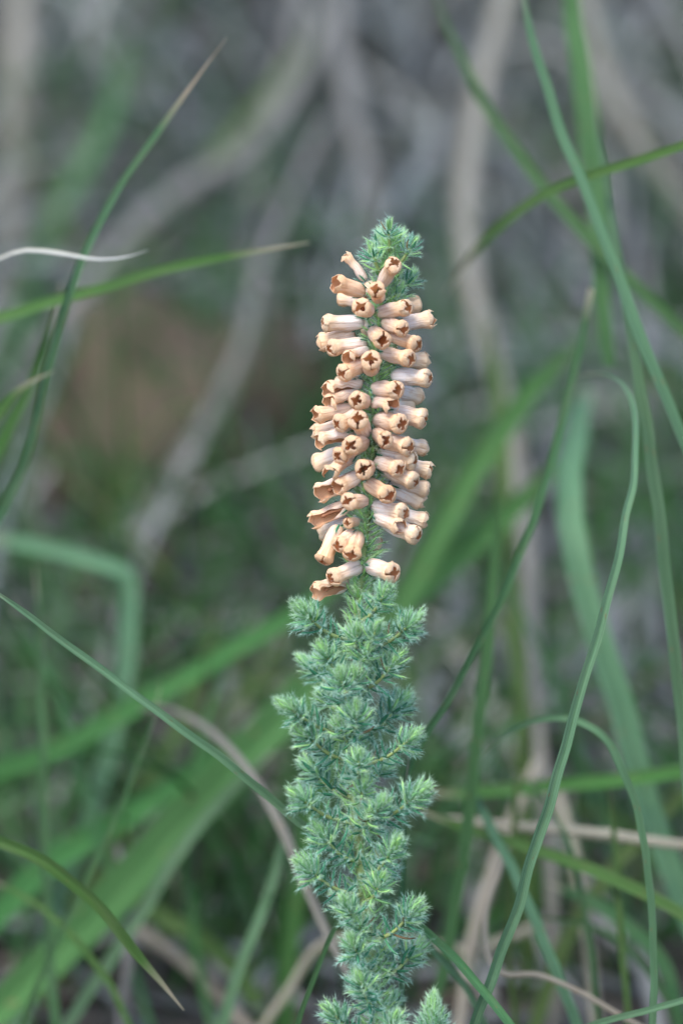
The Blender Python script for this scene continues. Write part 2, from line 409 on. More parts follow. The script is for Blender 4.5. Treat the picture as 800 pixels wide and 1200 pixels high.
B('olive-green blade curving low behind the bottom left tip', M_OLIVE, [(330, 1215, 150, 20), (270, 1130, 155, 20), (200, 1080, 160, 18), (120, 1050, 165, 16), (30, 1060, 170, 8)], twist=0.6)
# --- right side
B('sharp tall green blade rising from bottom centre and bowing over at right', M_LIGHT,
  [(560, 1190, 8, 13), (582, 1130, 5, 14), (606, 1062, 2, 14), (640, 950, 0, 14), (668, 852, 2, 13), (694, 765, 4, 12), (722, 660, 8, 11), (740, 570, 16, 10), (744, 500, 26, 9), (733, 456, 38, 9), (708, 438, 52, 8), (670, 440, 66, 5)], yaw=0.5, fold=0.45)
B('thin green blade bent over in a hoop at lower right', M_BLUE,
  [(764, 1215, 14, 9), (766, 1120, 16, 9), (760, 1020, 18, 9), (742, 938, 21, 9), (715, 875, 25, 9), (680, 846, 30, 9), (640, 842, 37, 8), (600, 856, 45, 7), (560, 890, 54, 4)], yaw=-0.5)
B('slim green blade with a pale cut tip slanting up right of the flower spike', M_SLIM,
  [(430, 1000, 20, 7), (470, 920, 24, 8), (500, 860, 28, 9), (548, 778, 34, 9), (592, 690, 40, 10), (628, 600, 46, 11), (655, 500, 54, 11), (676, 420, 60, 10), (692, 338, 66, 8)], yaw=0.6, tip=False)
B('soft upright green blade just right of the stem', M_MID,
  [(508, 1190, 55, 12), (530, 1080, 58, 14), (548, 960, 62, 15), (562, 840, 66, 15), (572, 740, 70, 14), (580, 650, 74, 12), (588, 560, 78, 6)], yaw=-0.3)
B('long green blade slanting down from top right to the right edge', M_BLUE,
  [(840, 610, 30, 12), (800, 512, 32, 13), (768, 436, 34, 14), (738, 362, 37, 15), (690, 232, 42, 14), (652, 140, 47, 13), (628, 60, 52, 11), (612, -10, 56, 9), (600, -60, 60, 4)], yaw=0.2)
B('long green blade running down along the right edge', M_BLUE,
  [(812, 1010, 26, 12), (802, 890, 28, 13), (790, 770, 30, 14), (774, 620, 33, 15), (758, 500, 37, 14), (740, 395, 42, 13), (722, 290, 52, 11), (706, 190, 64, 9), (690, 90, 76, 5)], yaw=-0.3)
B('bright green blade entering from the right and drooping behind the crossing blades', M_FRESH,
  [(860, 150, 36, 11), (800, 170, 40, 11), (745, 188, 46, 12), (690, 205, 54, 12), (640, 226, 66, 13), (596, 255, 82, 14), (560, 290, 100, 14), (520, 345, 120, 9)], twist=0.5)
B('blurred green blade slanting across behind the upper right crossing', M_MID,
  [(850, 430, 90, 14), (790, 378, 94, 15), (730, 320, 98, 16), (670, 258, 104, 16), (610, 185, 110, 15), (560, 105, 116, 13), (520, 20, 122, 9), (500, -40, 126, 4)], yaw=0.3)
B('thick blurred green blade hanging from the top right edge', M_MID,
  [(712, 430, 100, 14), (704, 330, 104, 20), (698, 230, 110, 25), (686, 120, 116, 26), (672, 20, 122, 22), (664, -50, 126, 12)], root=None, yaw=-0.2, tip=False, thick=0.4)
B('wide pale blue-green blade curving down behind the tall bowed blade', M_BLUE,
  [(830, 1130, 90, 28), (790, 1030, 94, 30), (755, 930, 98, 31), (722, 810, 103, 32), (690, 710, 108, 32), (670, 620, 115, 32), (668, 560, 128, 32), (676, 500, 150, 28), (690, 450, 180, 14)], yaw=0.2, tip=False, thick=0.4)
B('blurred green blade lying level across lower right', M_FRESH,
  [(850, 890, 80, 15), (790, 905, 84, 16), (700, 916, 90, 17), (610, 923, 97, 16), (530, 930, 104, 14), (480, 925, 108, 6)], twist=0.4)
B('green blade sloping down to the right below the level tan stick', M_FRESH,
  [(870, 1130, 48, 13), (800, 1072, 52, 14), (740, 1040, 56, 15), (680, 1014, 61, 15), (610, 990, 67, 14), (540, 968, 74, 12), (480, 945, 80, 6)], twist=0.4)
B('sharp green blade curving down from the stem to the bottom edge', M_DEEP,
  [(640, 1260, -6, 10), (600, 1204, -2, 11), (560, 1155, 2, 11), (528, 1118, 5, 11), (498, 1090, 8, 10), (460, 1062, 14, 6)], yaw=0.4, fold=0.5)
B('narrow green blade lying at the bottom right corner', M_LIGHT,
  [(860, 1160, 2, 8), (800, 1173, 5, 8), (745, 1187, 8, 8), (690, 1203, 12, 8), (640, 1222, 16, 4)], yaw=0.2)
B('blue-green blade slanting to the bottom edge between the tall blade and the stem', M_BLUE,
  [(690, 1240, 45, 13), (664, 1170, 48, 13), (636, 1100, 52, 14), (605, 1030, 57, 13), (575, 970, 62, 12), (545, 905, 68, 6)], yaw=0.3)
B('thin upright olive blade right of the bowed blade foot', M_OLIVE, [(735, 1215, 55, 8), (728, 1120, 58, 9), (722, 1020, 62, 9), (715, 920, 66, 4)], yaw=0.4)
B('fine green blade standing close behind the leafy stem', M_DEEP, [(470, 1215, 14, 6), (469, 1120, 15, 7), (471, 1030, 16, 7), (474, 950, 17, 6), (478, 880, 18, 3)], yaw=0.3)
B('blurred deep green blade leaning right behind the flower spike', M_BROAD,
  [(440, 760, 140, 26), (500, 650, 148, 28), (560, 545, 156, 28), (620, 460, 165, 24), (680, 400, 174, 10)], yaw=0.3, tip=False)
B('blurred green blade leaning left behind the flower spike', M_OLIVE,
  [(600, 700, 170, 20), (590, 590, 178, 22), (585, 480, 186, 20), (570, 380, 194, 10)], yaw=0.4, tip=False)
B('dim green blade crossing low behind the hoop', M_OLIVE, [(620, 1215, 110, 16), (655, 1120, 114, 18), (700, 1040, 120, 18), (770, 960, 128, 16), (850, 900, 134, 8)], twist=0.5)
B('dim green blade at the far right of the bottom edge', M_DEEP, [(800, 1215, 90, 16), (770, 1120, 94, 17), (700, 1060, 100, 16), (640, 1035, 108, 8)], twist=0.5)
B('faded grey-green blade leaning across the top left corner', M_OLIVE, [(-20, 560, 400, 14), (60, 440, 410, 16), (140, 320, 420, 18), (230, 210, 436, 16), (330, 90, 450, 12), (400, 0, 462, 6)], yaw=0.3, tip=False)
B('faded green blade at the top left edge', M_MID, [(10, 420, 430, 18), (60, 260, 450, 20), (120, 150, 465, 18), (150, 40, 480, 10)], yaw=0.2, tip=False)

B('hair-thin green blade crossing the broad diagonal one near the left edge', M_DEEP, [(20, 1215, 60, 6), (64, 1110, 64, 7), (112, 1010, 68, 6), (160, 900, 72, 5), (190, 800, 78, 3)], yaw=0.4)
B('thin green blade leaning left beneath the bright yellow-green blade', M_FRESH, [(160, 1215, 66, 7), (118, 1140, 70, 8), (60, 1072, 74, 7), (-20, 1025, 80, 4)], twist=0.5)
B('thin green blade slanting left behind the hooped blade', M_DEEP, [(702, 1215, 60, 7), (690, 1100, 64, 8), (664, 985, 70, 7), (612, 900, 78, 3)], yaw=0.4)
B('thin olive blade standing right of the soft upright blade', M_OLIVE, [(604, 1215, 75, 7), (596, 1100, 80, 8), (602, 960, 86, 7), (622, 820, 94, 3)], yaw=-0.3)
B('fine green blade arching in from the bottom right corner', M_DEEP, [(805, 1215, 70, 7), (752, 1130, 74, 8), (690, 1085, 80, 7), (610, 1075, 88, 3)], twist=0.4)
B('fine green blade crossing the kinked blade at mid left', M_DEEP, [(180, 1215, 130, 9), (120, 1000, 136, 10), (70, 820, 142, 9), (10, 700, 150, 4)], yaw=0.3)
B('fine green blade rising to the lower left of the flower spike', M_MID, [(250, 1215, 130, 9), (220, 1020, 136, 10), (240, 850, 144, 9), (300, 700, 152, 4)], yaw=-0.3)

# --- dry stalks
GS = 'dry stalks behind the heath'
S = lambda label, mat, pts, **kw: stalk('dry_stalk', label, 'dry stalk', mat, pts, group=GS, **kw)
S('long tan stalk bending down the middle right behind the blades', M_STALK,
  [(640, 945, 150, 13.6), (628, 820, 175, 16.8), (622, 680, 205, 20.8), (606, 540, 240, 24.0), (578, 420, 275, 25.6), (552, 320, 305, 27.2), (546, 230, 325, 28.8), (562, 120, 345, 30.4), (592, 0, 365, 30.4), (610, -60, 375, 27.2)], nodes=4)
S('grey stalk standing above the spike at the top centre', M_GREY, [(446, 300, 390, 22), (436, 220, 398, 24), (416, 140, 406, 26), (402, 60, 414, 26), (400, -40, 422, 24)], nodes=2)
S('greyish tan stalk slanting at the top right corner', M_STALK, [(850, 300, 410, 20.8), (790, 220, 416, 23.2), (740, 150, 422, 24.8), (704, 80, 430, 23.2), (680, -30, 440, 19.2)], nodes=3)
S('thick grey-brown stalk slanting up behind the upper left blades', M_GREY, [(20, 460, 410, 29.6), (110, 330, 420, 31.2), (200, 235, 432, 29.6), (290, 180, 442, 27.2), (350, 100, 452, 24.8), (390, 10, 460, 19.2)], nodes=2)
S('grey stalk crossing diagonally left of the flower spike', M_GREY, [(170, 610, 340, 16.0), (240, 500, 350, 19.2), (286, 410, 358, 19.2), (306, 320, 366, 17.6), (350, 210, 376, 15.2), (390, 130, 384, 9.6)], nodes=3)
S('upright grey-brown stalk at the top left edge', M_STALK, [(14, 300, 480, 37), (18, 180, 486, 40), (24, 60, 494, 40), (30, -50, 502, 34)], nodes=2)
S('greyish tan stalk curving down through lower left to the stem', M_STALK, [(412, 1150, 50, 8), (385, 1098, 55, 11), (355, 1030, 62, 12), (325, 960, 70, 12), (292, 905, 80, 11), (252, 862, 94, 10), (205, 834, 115, 8), (165, 830, 135, 5)], nodes=3)
S('pale tan stick lying level at lower right', M_STRAW, [(850, 996, 76, 11), (780, 988, 78, 12), (690, 976, 82, 13), (600, 968, 87, 12), (520, 960, 93, 10)], nodes=2)
S('thin curling tan stem at the bottom right of centre', M_STRAW, [(800, 1226, 34, 6), (740, 1198, 36, 7), (680, 1163, 39, 7), (630, 1143, 42, 7), (592, 1142, 45, 7), (572, 1120, 49, 7), (570, 1070, 56, 6), (590, 1010, 66, 4)])
S('broken tan twig standing by the bottom edge right of the stem', M_STRAW, [(540, 1190, 110, 14), (552, 1110, 114, 16), (575, 1030, 120, 17), (600, 960, 128, 15), (632, 890, 138, 12)], nodes=2)
S('tan stick lying low behind the thin curling stem', M_STRAW, [(440, 1100, 110, 10), (500, 1108, 112, 12), (560, 1112, 116, 12), (640, 1080, 122, 10)])
S('pale stick standing near the bottom left corner', M_GREY, [(140, 1215, 115, 12), (152, 1120, 120, 14), (150, 1060, 126, 13), (138, 990, 132, 8)], nodes=1)
S('brown stalk leaning low in the grass at bottom left', M_STRAW, [(300, 1215, 140, 12), (230, 1140, 146, 14), (160, 1090, 152, 13), (90, 1060, 160, 8)], nodes=1)
S('grey stalk leaning across the top centre behind the spike', M_GREY, [(330, 420, 450, 22), (300, 300, 462, 26), (310, 170, 474, 26), (345, 50, 486, 22), (360, -40, 494, 17)], nodes=2)
S('brown upright stem low at the right of the hoop', M_STRAW, [(700, 1215, 120, 12), (690, 1110, 124, 14), (672, 1000, 130, 14), (650, 920, 138, 10)], nodes=1)

# ------------------------------------------------------------------ stone half buried in the bank
def hit(px, py):
    z = 0
    while z < 3000:
        p = at(px, py, z)
        if p.z < ground_z(p.x, p.y): return p
        z += 3
    return p
def stone(label, px, py, dz, rx, ry, rz, seed):
    import bmesh
    bm = bmesh.new(); bmesh.ops.create_icosphere(bm, subdivisions=4, radius=1)
    for v in bm.verts:
        c = v.co.copy()
        d = 1 + 0.45 * noise.noise(c * 1.1 + Vector((seed, 0, 0))) + 0.07 * noise.noise(c * 4 + Vector((seed, 5, 0))) + 0.02 * noise.noise(c * 13)
        v.co = Vector((c.x * rx, c.y * ry, c.z * rz)) * d
    me = bpy.data.meshes.new('stone'); bm.to_mesh(me); bm.free(); me.materials.append(M_STONE)
    me.polygons.foreach_set('use_smooth', [True] * len(me.polygons))
    o = put('stone', me, label=label, cat='stone'); o.location = hit(px, py) + Vector((0, 0, -0.25 * rz)); o.rotation_euler = (0.3, 0.2, seed)
    return o
stone('rounded brown stone in the bank left of the flower spike', 195, 500, 0, 0.062, 0.06, 0.066, 3.1)

# ------------------------------------------------------------------ undergrowth masses (beyond counting)
def mass(name, label, mat, strips):
    V, F, UV, R = [], [], [], []
    for P, ww, f, r, tw in strips:
        v, fc, uv = ribbon(P, ww, f, tw, 0.25, closed=False)
        b = len(V); V += v; UV += uv; R += [r] * len(v); F += [tuple(i + b for i in q) for q in fc]
    return put(name, mesh(name, V, F, [mat], uv=UV, attrs={'rnd': R}), label=label, kind='stuff')

def rx_(spread):  # denser near the line of sight
    return random.gauss(0, spread)
st = []
for i in range(4200):
    y_ = 0.07 + 1.25 * random.random() ** 0.8; x = rx_(0.12 + 0.22 * y_)
    cl_ = noise.noise(Vector((x * 7, y_ * 5, 2.2)))
    if cl_ + random.uniform(-.15, .15) < -0.10 or (y_ < 0.3 and random.random() < 0.35): continue
    L = random.uniform(0.06, 0.34); a = random.uniform(0, math.tau); lift = random.random() ** 2 * 0.14 * min(1, max(0.08, 1.6 * (y_ - 0.25)))
    bend = random.uniform(-1.2, 1.2); P = []
    q = Vector((x, y_, 0)); n = 8
    for j in range(n):
        t = j / (n - 1); an = a + bend * t
        q = q + Vector((math.cos(an), math.sin(an), 0)) * L / n
        P.append(Vector((q.x, q.y, ground_z(q.x, q.y) + 0.002 + lift * (0.3 + math.sin(t * 2.6)) + 0.004 * random.random())))
    w = random.uniform(1.2, 4.5) * MM * (1 + y_ * 0.6)
    st.append((P, [w * (0.5 + 0.5 * math.sin(0.4 + 2.5 * j / (n - 1))) for j in range(n)], Vector((random.uniform(-.4, .4), -0.3, 1)).normalized(), min(1, max(0, random.gauss(0.48, 0.30) + 1.15 * cl_ - (0.2 if y_ < 0.3 else 0))), random.uniform(-1, 1)))
mass('dead_grass', 'grey and tan dead grass matted over the bank', M_THATCH, st)
st = []
for i in range(2000):
    y_ = 0.15 + 1.15 * random.random() ** 1.7
    if y_ > 0.42 and random.random() < 0.6: continue
    x = rx_(0.13 + 0.24 * y_)
    L = random.uniform(0.06, 0.2) * (1.25 if y_ > 0.4 else 1.0); a = random.uniform(0, math.tau); lean = random.uniform(0.15, 0.9); n = 9; P = []
    q = Vector((x, y_, ground_z(x, y_) - 0.004)); curl = random.uniform(0.3, 1.8)
    for j in range(n):
        t = j / (n - 1); e = lean + curl * t * t
        P.append(q.copy()); q = q + Vector((math.cos(a) * math.sin(e), math.sin(a) * math.sin(e), math.cos(e))) * L / n
        q.z = max(q.z, ground_z(q.x, q.y) + 0.003)
    w = random.uniform(1.0, 2.8) * MM
    st.append((P, [w * min(1, 1.15 - t_ ** 2) if (t_ := j / (n - 1)) < 2 else 0 for j in range(n)], Vector((random.uniform(-.6, .6), -1, .4)).normalized(), random.random(), random.uniform(-1, 1)))
mass('background_grass', 'blurred green grass growing over the bank', M_SWARD, st)
st = []
for i in range(1500):
    y_ = -0.1 + 1.3 * random.random(); x = rx_(0.14 + 0.22 * abs(y_)); a = random.uniform(0, math.tau); L = random.uniform(0.008, 0.03)
    d = Vector((math.cos(a), math.sin(a), 0)); P = []
    for j in range(5):
        t = j / 4; q = Vector((x, y_, 0)) + d * L * t; q.z = ground_z(q.x, q.y) + 0.002 + 0.006 * math.sin(t * 3) * random.random(); P.append(q)
    w = L * random.uniform(0.15, 0.5)
    st.append((P, [w * (0.15 + math.sin(math.pi * j / 4)) for j in range(5)], Vector((random.uniform(-.5, .5), -.2, 1)).normalized(), random.random(), random.uniform(-.8, .8)))
mass('leaf_litter', 'dark brown dead leaf scraps on the soil', M_LITTER, st)

# ------------------------------------------------------------------ THE HEATH
plant = put('heath_plant', None, label='upright heath with a spike of peach dried tubular flowers over a hairy leafy stem', cat='plant')
AX = [(452, 1330), (446, 1260), (441, 1180), (432, 1100), (422, 1010), (416, 920), (414, 830), (418, 740), (425, 650), (434, 560), (440, 460), (447, 370), (455, 305), (458, 282)]
def axis_x(py):
    for (x0, y0), (x1, y1) in zip(AX, AX[1:]):
        if y1 <= py <= y0: return x0 + (x1 - x0) * (y0 - py) / (y0 - y1)
    return AX[0][0] if py > AX[0][1] else AX[-1][0]
base = at(455, 1400, 0); base.z = ground_z(base.x, base.y) - 0.004
STEM = [base] + [at(x, y_, 0) for x, y_ in AX]
plant.location = (base.x, base.y, ground_z(base.x, base.y)); plant_inv = Matrix.Translation(-plant.location)

def child(name, me, parent, world_mat=None, **kw):
    o = put(name, me, parent, **kw)
    o.matrix_parent_inverse = Matrix.Identity(4)
    return o

def tube_mesh(name, P, R, mat, S=8):
    V, F = [], []
    for i, p in enumerate(P):
        t = (P[min(len(P) - 1, i + 1)] - P[max(0, i - 1)]).normalized(); s = t.orthogonal().normalized() if i == 0 else (s - t * s.dot(t)).normalized(); b = t.cross(s)
        for a in range(S):
            an = math.tau * a / S; r = R[i] * (1 + 0.1 * math.sin(i * 1.3 + a * 2.1)); V.append(p + s * math.cos(an) * r + b * math.sin(an) * r)
    for i in range(len(P) - 1):
        for a in range(S): F.append((i * S + a, i * S + (a + 1) % S, (i + 1) * S + (a + 1) % S, (i + 1) * S + a))
    F.append(tuple(range(S - 1, -1, -1))); F.append(tuple(range((len(P) - 1) * S, len(P) * S)))
    return mesh(name, V, F, [mat])

# leaf prototypes: unit length along +Y, upper side +Z, with long hairs
NLV = 8
def leaf_proto(seed):
    r = random.Random(seed); V, F, FM = [], [], []
    n = 5; bend = r.uniform(0.0, 0.28); side = r.uniform(-0.08, 0.08); w = r.uniform(0.076, 0.10)
    def pos(t, s):  # s -1..1 across
        ww = w * (0.35 + 0.65 * math.sin(math.pi * min(1, 0.16 + t * 0.8))) * (1 if t < 0.85 else max(0.15, (1 - t) / 0.15))
        return Vector((side * math.sin(t * 3) + s * ww, t, bend * t * t - 0.07 * abs(s) * (1 if abs(s) > .5 else 0)))
    for i in range(n):
        t = i / (n - 1)
        for s in (-1, 0, 1): V.append(pos(t, s))
    for i in range(n - 1):
        for j in range(2):
            a = i * 3 + j; F.append((a, a + 1, a + 4, a + 3)); FM.append(0)
    # keeled underside
    b0 = len(V)
    for i in range(n): V.append(pos(i / (n - 1), 0) + Vector((0, 0, -0.10 * math.sin(math.pi * min(1, 0.2 + 0.75 * i / (n - 1))))))
    for i in range(n - 1):
        F.append((i * 3, (i + 1) * 3, b0 + i + 1, b0 + i)); FM.append(0)
        F.append((i * 3 + 2, b0 + i, b0 + i + 1, (i + 1) * 3 + 2)); FM.append(0)
    for h in range(70):
        t = r.random() ** 0.8; s = r.choice((-1, -1, 1, 1, 0))
        p = pos(t, s)
        d = Vector((s * r.uniform(0.5, 1.1), r.uniform(0.25, 1.0), r.uniform(-0.45, 0.55)))
        if s == 0: d = Vector((r.uniform(-.6, .6), r.uniform(0.4, 1), r.choice((-1, 1)) * r.uniform(0.3, 0.9)))
        if t > 0.85: d = Vector((r.uniform(-.7, .7), 1, r.uniform(-.5, .5)))
        d.normalize(); l = r.uniform(0.16, 0.46); q = d.orthogonal().normalized()
        q = (Matrix.Rotation(r.random() * 6.3, 3, d) @ q) * 0.0064
        b = len(V); m_ = p + d * l * 0.55 + Vector((0, 0, r.uniform(-.03, .03))); e = p + d * l + Vector((r.uniform(-.04, .04), r.uniform(-.02, .04), r.uniform(-.04, .04)))
        V += [p - q, p + q, m_ + q * 0.7, m_ - q * 0.7, e]; F += [(b, b + 1, b + 2, b + 3), (b + 3, b + 2, b + 4)]; FM += [1, 1]
    return V, F, FM
LP = [leaf_proto(100 + i) for i in range(NLV)]
LPA = [np.array([tuple(v) for v in p[0]]) for p in LP]
_lm = {}
def leaf_mesh(v, y):
    key = (v, y)
    if key not in _lm:
        V, F, FM = LP[v]; _lm[key] = mesh('leaf', V, F, [M_LEAF, M_HAIR], fmat=FM, attrs={'young': [y] * len(V)})
    return _lm[key]
def leaf_matrix(p, d, up, L):
    d = d.normalized(); x = d.cross(up)
    if x.length < 1e-4: x = d.orthogonal()
    x.normalize(); z = x.cross(d)
    return Matrix(((x.x * L, d.x * L, z.x * L, p.x), (x.y * L, d.y * L, z.y * L, p.y), (x.z * L, d.z * L, z.z * L, p.z), (0, 0, 0, 1)))
def join_leaves(name, items, parent):
    V, F, FM, Y = [], [], [], []; b = 0
    for M, v, y in items:
        A = np.array(M); pts = LPA[v] @ A[:3, :3].T + A[:3, 3]
        V.append(pts); F += [tuple(i + b for i in f) for f in LP[v][1]]; FM += LP[v][2]; Y += [y] * len(pts); b += len(pts)
    me = mesh(name, np.concatenate(V), F, [M_LEAF, M_HAIR], fmat=FM, attrs={'young': Y})
    o = put(name, me, parent, kind='stuff'); return o

def leaves_along(P, spacing, per, a0, a1, L0, L1, young_from, rad=0.4 * MM, phase=0.0, close=0.7):
    """whorls of leaves along the polyline P. a0..a1: spreading angle from base to tip"""
    items = []; cum = [0]
    for i in range(1, len(P)): cum.append(cum[-1] + (P[i] - P[i - 1]).length)
    tot = cum[-1]; n = max(2, int(tot / spacing)); ph = phase
    for kk in range(n + 1):
        s = tot * kk / n; i = 0
        while i < len(P) - 2 and cum[i + 1] < s: i += 1
        t = (s - cum[i]) / max(1e-9, cum[i + 1] - cum[i]); p = P[i].lerp(P[i + 1], t); T = (P[i + 1] - P[i]).normalized()
        u = T.orthogonal().normalized(); w = T.cross(u); f = kk / n; ph += 0.8 + random.uniform(-.25, .25)
        for q in range(per):
            an = ph + math.tau * q / per + random.uniform(-.25, .25)
            R = u * math.cos(an) + w * math.sin(an)
            g = max(0, (f - close) / (1 - close)); al = math.radians((a0 + (a1 - a0) * (g ** 1.2)) + random.uniform(-13, 13))
            d = T * math.cos(al) + R * math.sin(al) + Vector((0, 0, 0.10))
            Lf = (L0 + (L1 - L0) * f) * random.uniform(0.8, 1.15)
            yg = min(1, max(0, (f - young_from) / (1 - young_from + 1e-6))) ** 0.9 * random.uniform(0.55, 1.0)
            if yg == 0 and random.random() < 0.06: yg = -random.uniform(0.4, 1)   # withered
            elif yg < 0.05: yg = max(0, random.gauss(0.0, 0.07))
            items.append((leaf_matrix(p + R * rad, d, T, Lf), random.randrange(NLV), yg))
    return items

PINV = Matrix.Translation(-Vector(plant.location))
SHOOTN = [0]
def shoot(name, P, r0, r1, items, keep):
    """a twig with its leaves; the `keep` leaves that face the viewer most are pieces of their own"""
    loc = P[0]; back = Matrix.Translation(-loc)
    tw = put(name, tube_mesh(name, [p - loc for p in P], [r0 + (r1 - r0) * i / (len(P) - 1) for i in range(len(P))], M_TWIG), plant)
    tw.location = loc - plant.location
    items = [(back @ M, v, y) for M, v, y in items]
    items.sort(key=lambda it: -(it[0].translation + it[0].to_3x3() @ Vector((0, 1, 0))).dot(-FW) - 0.004 * it[2])
    for M, v, y in items[:keep]:
        yq = round(y * 3) / 3
        o = put('leaf', leaf_mesh(v, yq), tw); o.matrix_local = M
    if items[keep:]:
        join_leaves('foliage', items[keep:], tw)
    return tw

# main stem
SP, _ = spline(STEM, 90)
stem_items = []
lo = [p for p in SP if (p - CEN).dot(UP) < (600 - 690) * PX]; hi = [p for p in SP if (p - CEN).dot(UP) >= (600 - 700) * PX]
stem_items += leaves_along(lo[6:], 1.9 * MM, 5, 68, 55, 4.6 * MM, 4.4 * MM, 2.0, 0.9 * MM)
stem_items += leaves_along(hi, 1.3 * MM, 6, 70, 45, 4.5 * MM, 3.8 * MM, 2.0, 0.8 * MM)
shoot('stem', SP, 1.7 * MM, 0.6 * MM, stem_items, 0)

def reach(b, m, L, front):
    """depth (mm) that a piece of length L px must take to appear from b to m"""
    s = math.hypot(b[0] - m[0], b[1] - m[1]); return math.sqrt(max(0, L * L - s * s)) * 0.2 * (-1 if front else 1)

def side_shoot(tip, L=80, front=True, dy=30, keep=0, depth0=None, n_leaf=4, young=0.62, size=1.0, young2=0.08):
    b = (axis_x(tip[1] + dy), tip[1] + dy)
    dz = reach(b, tip, L, front)
    z0 = -0.6 if front else 0.6
    p0 = at(b[0], b[1], z0); p2 = at(tip[0], tip[1], dz)
    p1 = p0.lerp(p2, 0.55) - UP * 1.6 * MM * size
    P, _ = spline([p0, p1, p2, ], 12)
    it = leaves_along(P[2:-2], 2.1 * MM, n_leaf, 80, 62, 4.4 * MM * size, 5.0 * MM * size, young + 0.3, 0.35 * MM, random.random() * 6, close=0.3)
    T = (P[-1] - P[-4]).normalized(); R_ = [P[-3], P[-1], P[-1] + T * 0.9 * MM * size]
    it += leaves_along(R_, 0.70 * MM, 5, 74, 8, 5.0 * MM * size, 4.0 * MM * size, young2, 0.2 * MM, random.random() * 6, close=0.0)
    return shoot('side_shoot', P, 0.55 * MM, 0.3 * MM, it, keep)

TIPS = [((357, 719), 1), ((450, 697), 1), ((482, 731), 1), ((381, 767), 1), ((461, 778), 1), ((400, 797), 1), ((361, 779), 0), ((339, 830), 1), ((417, 837), 1),
        ((468, 827), 0), ((358, 860), 1), ((481, 866), 1), ((421, 890), 1), ((366, 902), 0), ((350, 934), 1), ((489, 932), 1), ((378, 978), 1), ((459, 996), 1),
        ((359, 1017), 1), ((407, 1063), 1), ((482, 1070), 1), ((414, 1108), 1), ((486, 1114), 0), ((423, 1152), 1), ((440, 740), 1), ((445, 945), 1), ((392, 1190), 1), ((466, 1215), 1)]
for (tp, fr) in TIPS:
    s = abs(tp[0] - axis_x(tp[1] + 30)); side_shoot(tp, L=max(66, s * 1.12 + 14), front=bool(fr), keep=9, dy=34, size=random.uniform(0.78, 1.02), young2=random.uniform(-0.05, 0.25))
# tuft at the very top
for tp, fr, L in (((456, 271), True, 40), ((481, 290), True, 44), ((480, 327), False, 44), ((437, 299), True, 36), ((468, 282), False, 34), ((445, 283), False, 34), ((466, 345), False, 30)):
    side_shoot(tp, L=L, front=fr, keep=4, dy=26, n_leaf=5, young=0.9, size=0.7, young2=0.75)
# shoots round the back and between
for i in range(20):
    py = 740 + i * 27 + random.uniform(-6, 6); an = random.uniform(0, math.tau)
    dx = math.cos(an) * 38; fr = math.sin(an) > 0.45
    side_shoot((axis_x(py) + dx * (0.6 if fr else 1), py), L=46, front=fr, keep=0, dy=20, young=0.8, size=0.84)
# second low stem, its tip just inside the bottom edge
b2 = Vector(base) + Vector((0.009, -0.004, 0))
P2, _ = spline([b2, at(505, 1320, -2), at(506, 1250, -4), at(508, 1178, -5)], 20)
it = leaves_along(P2[5:-2], 1.5 * MM, 5, 74, 55, 4.6 * MM, 4.2 * MM, 0.75, 0.6 * MM) + leaves_along(P2[-3:], 0.62 * MM, 6, 62, 8, 5.4 * MM, 3.6 * MM, 0.0, 0.2 * MM, 0.3, close=0)
shoot('low_branch', P2, 1.0 * MM, 0.4 * MM, it, 10)

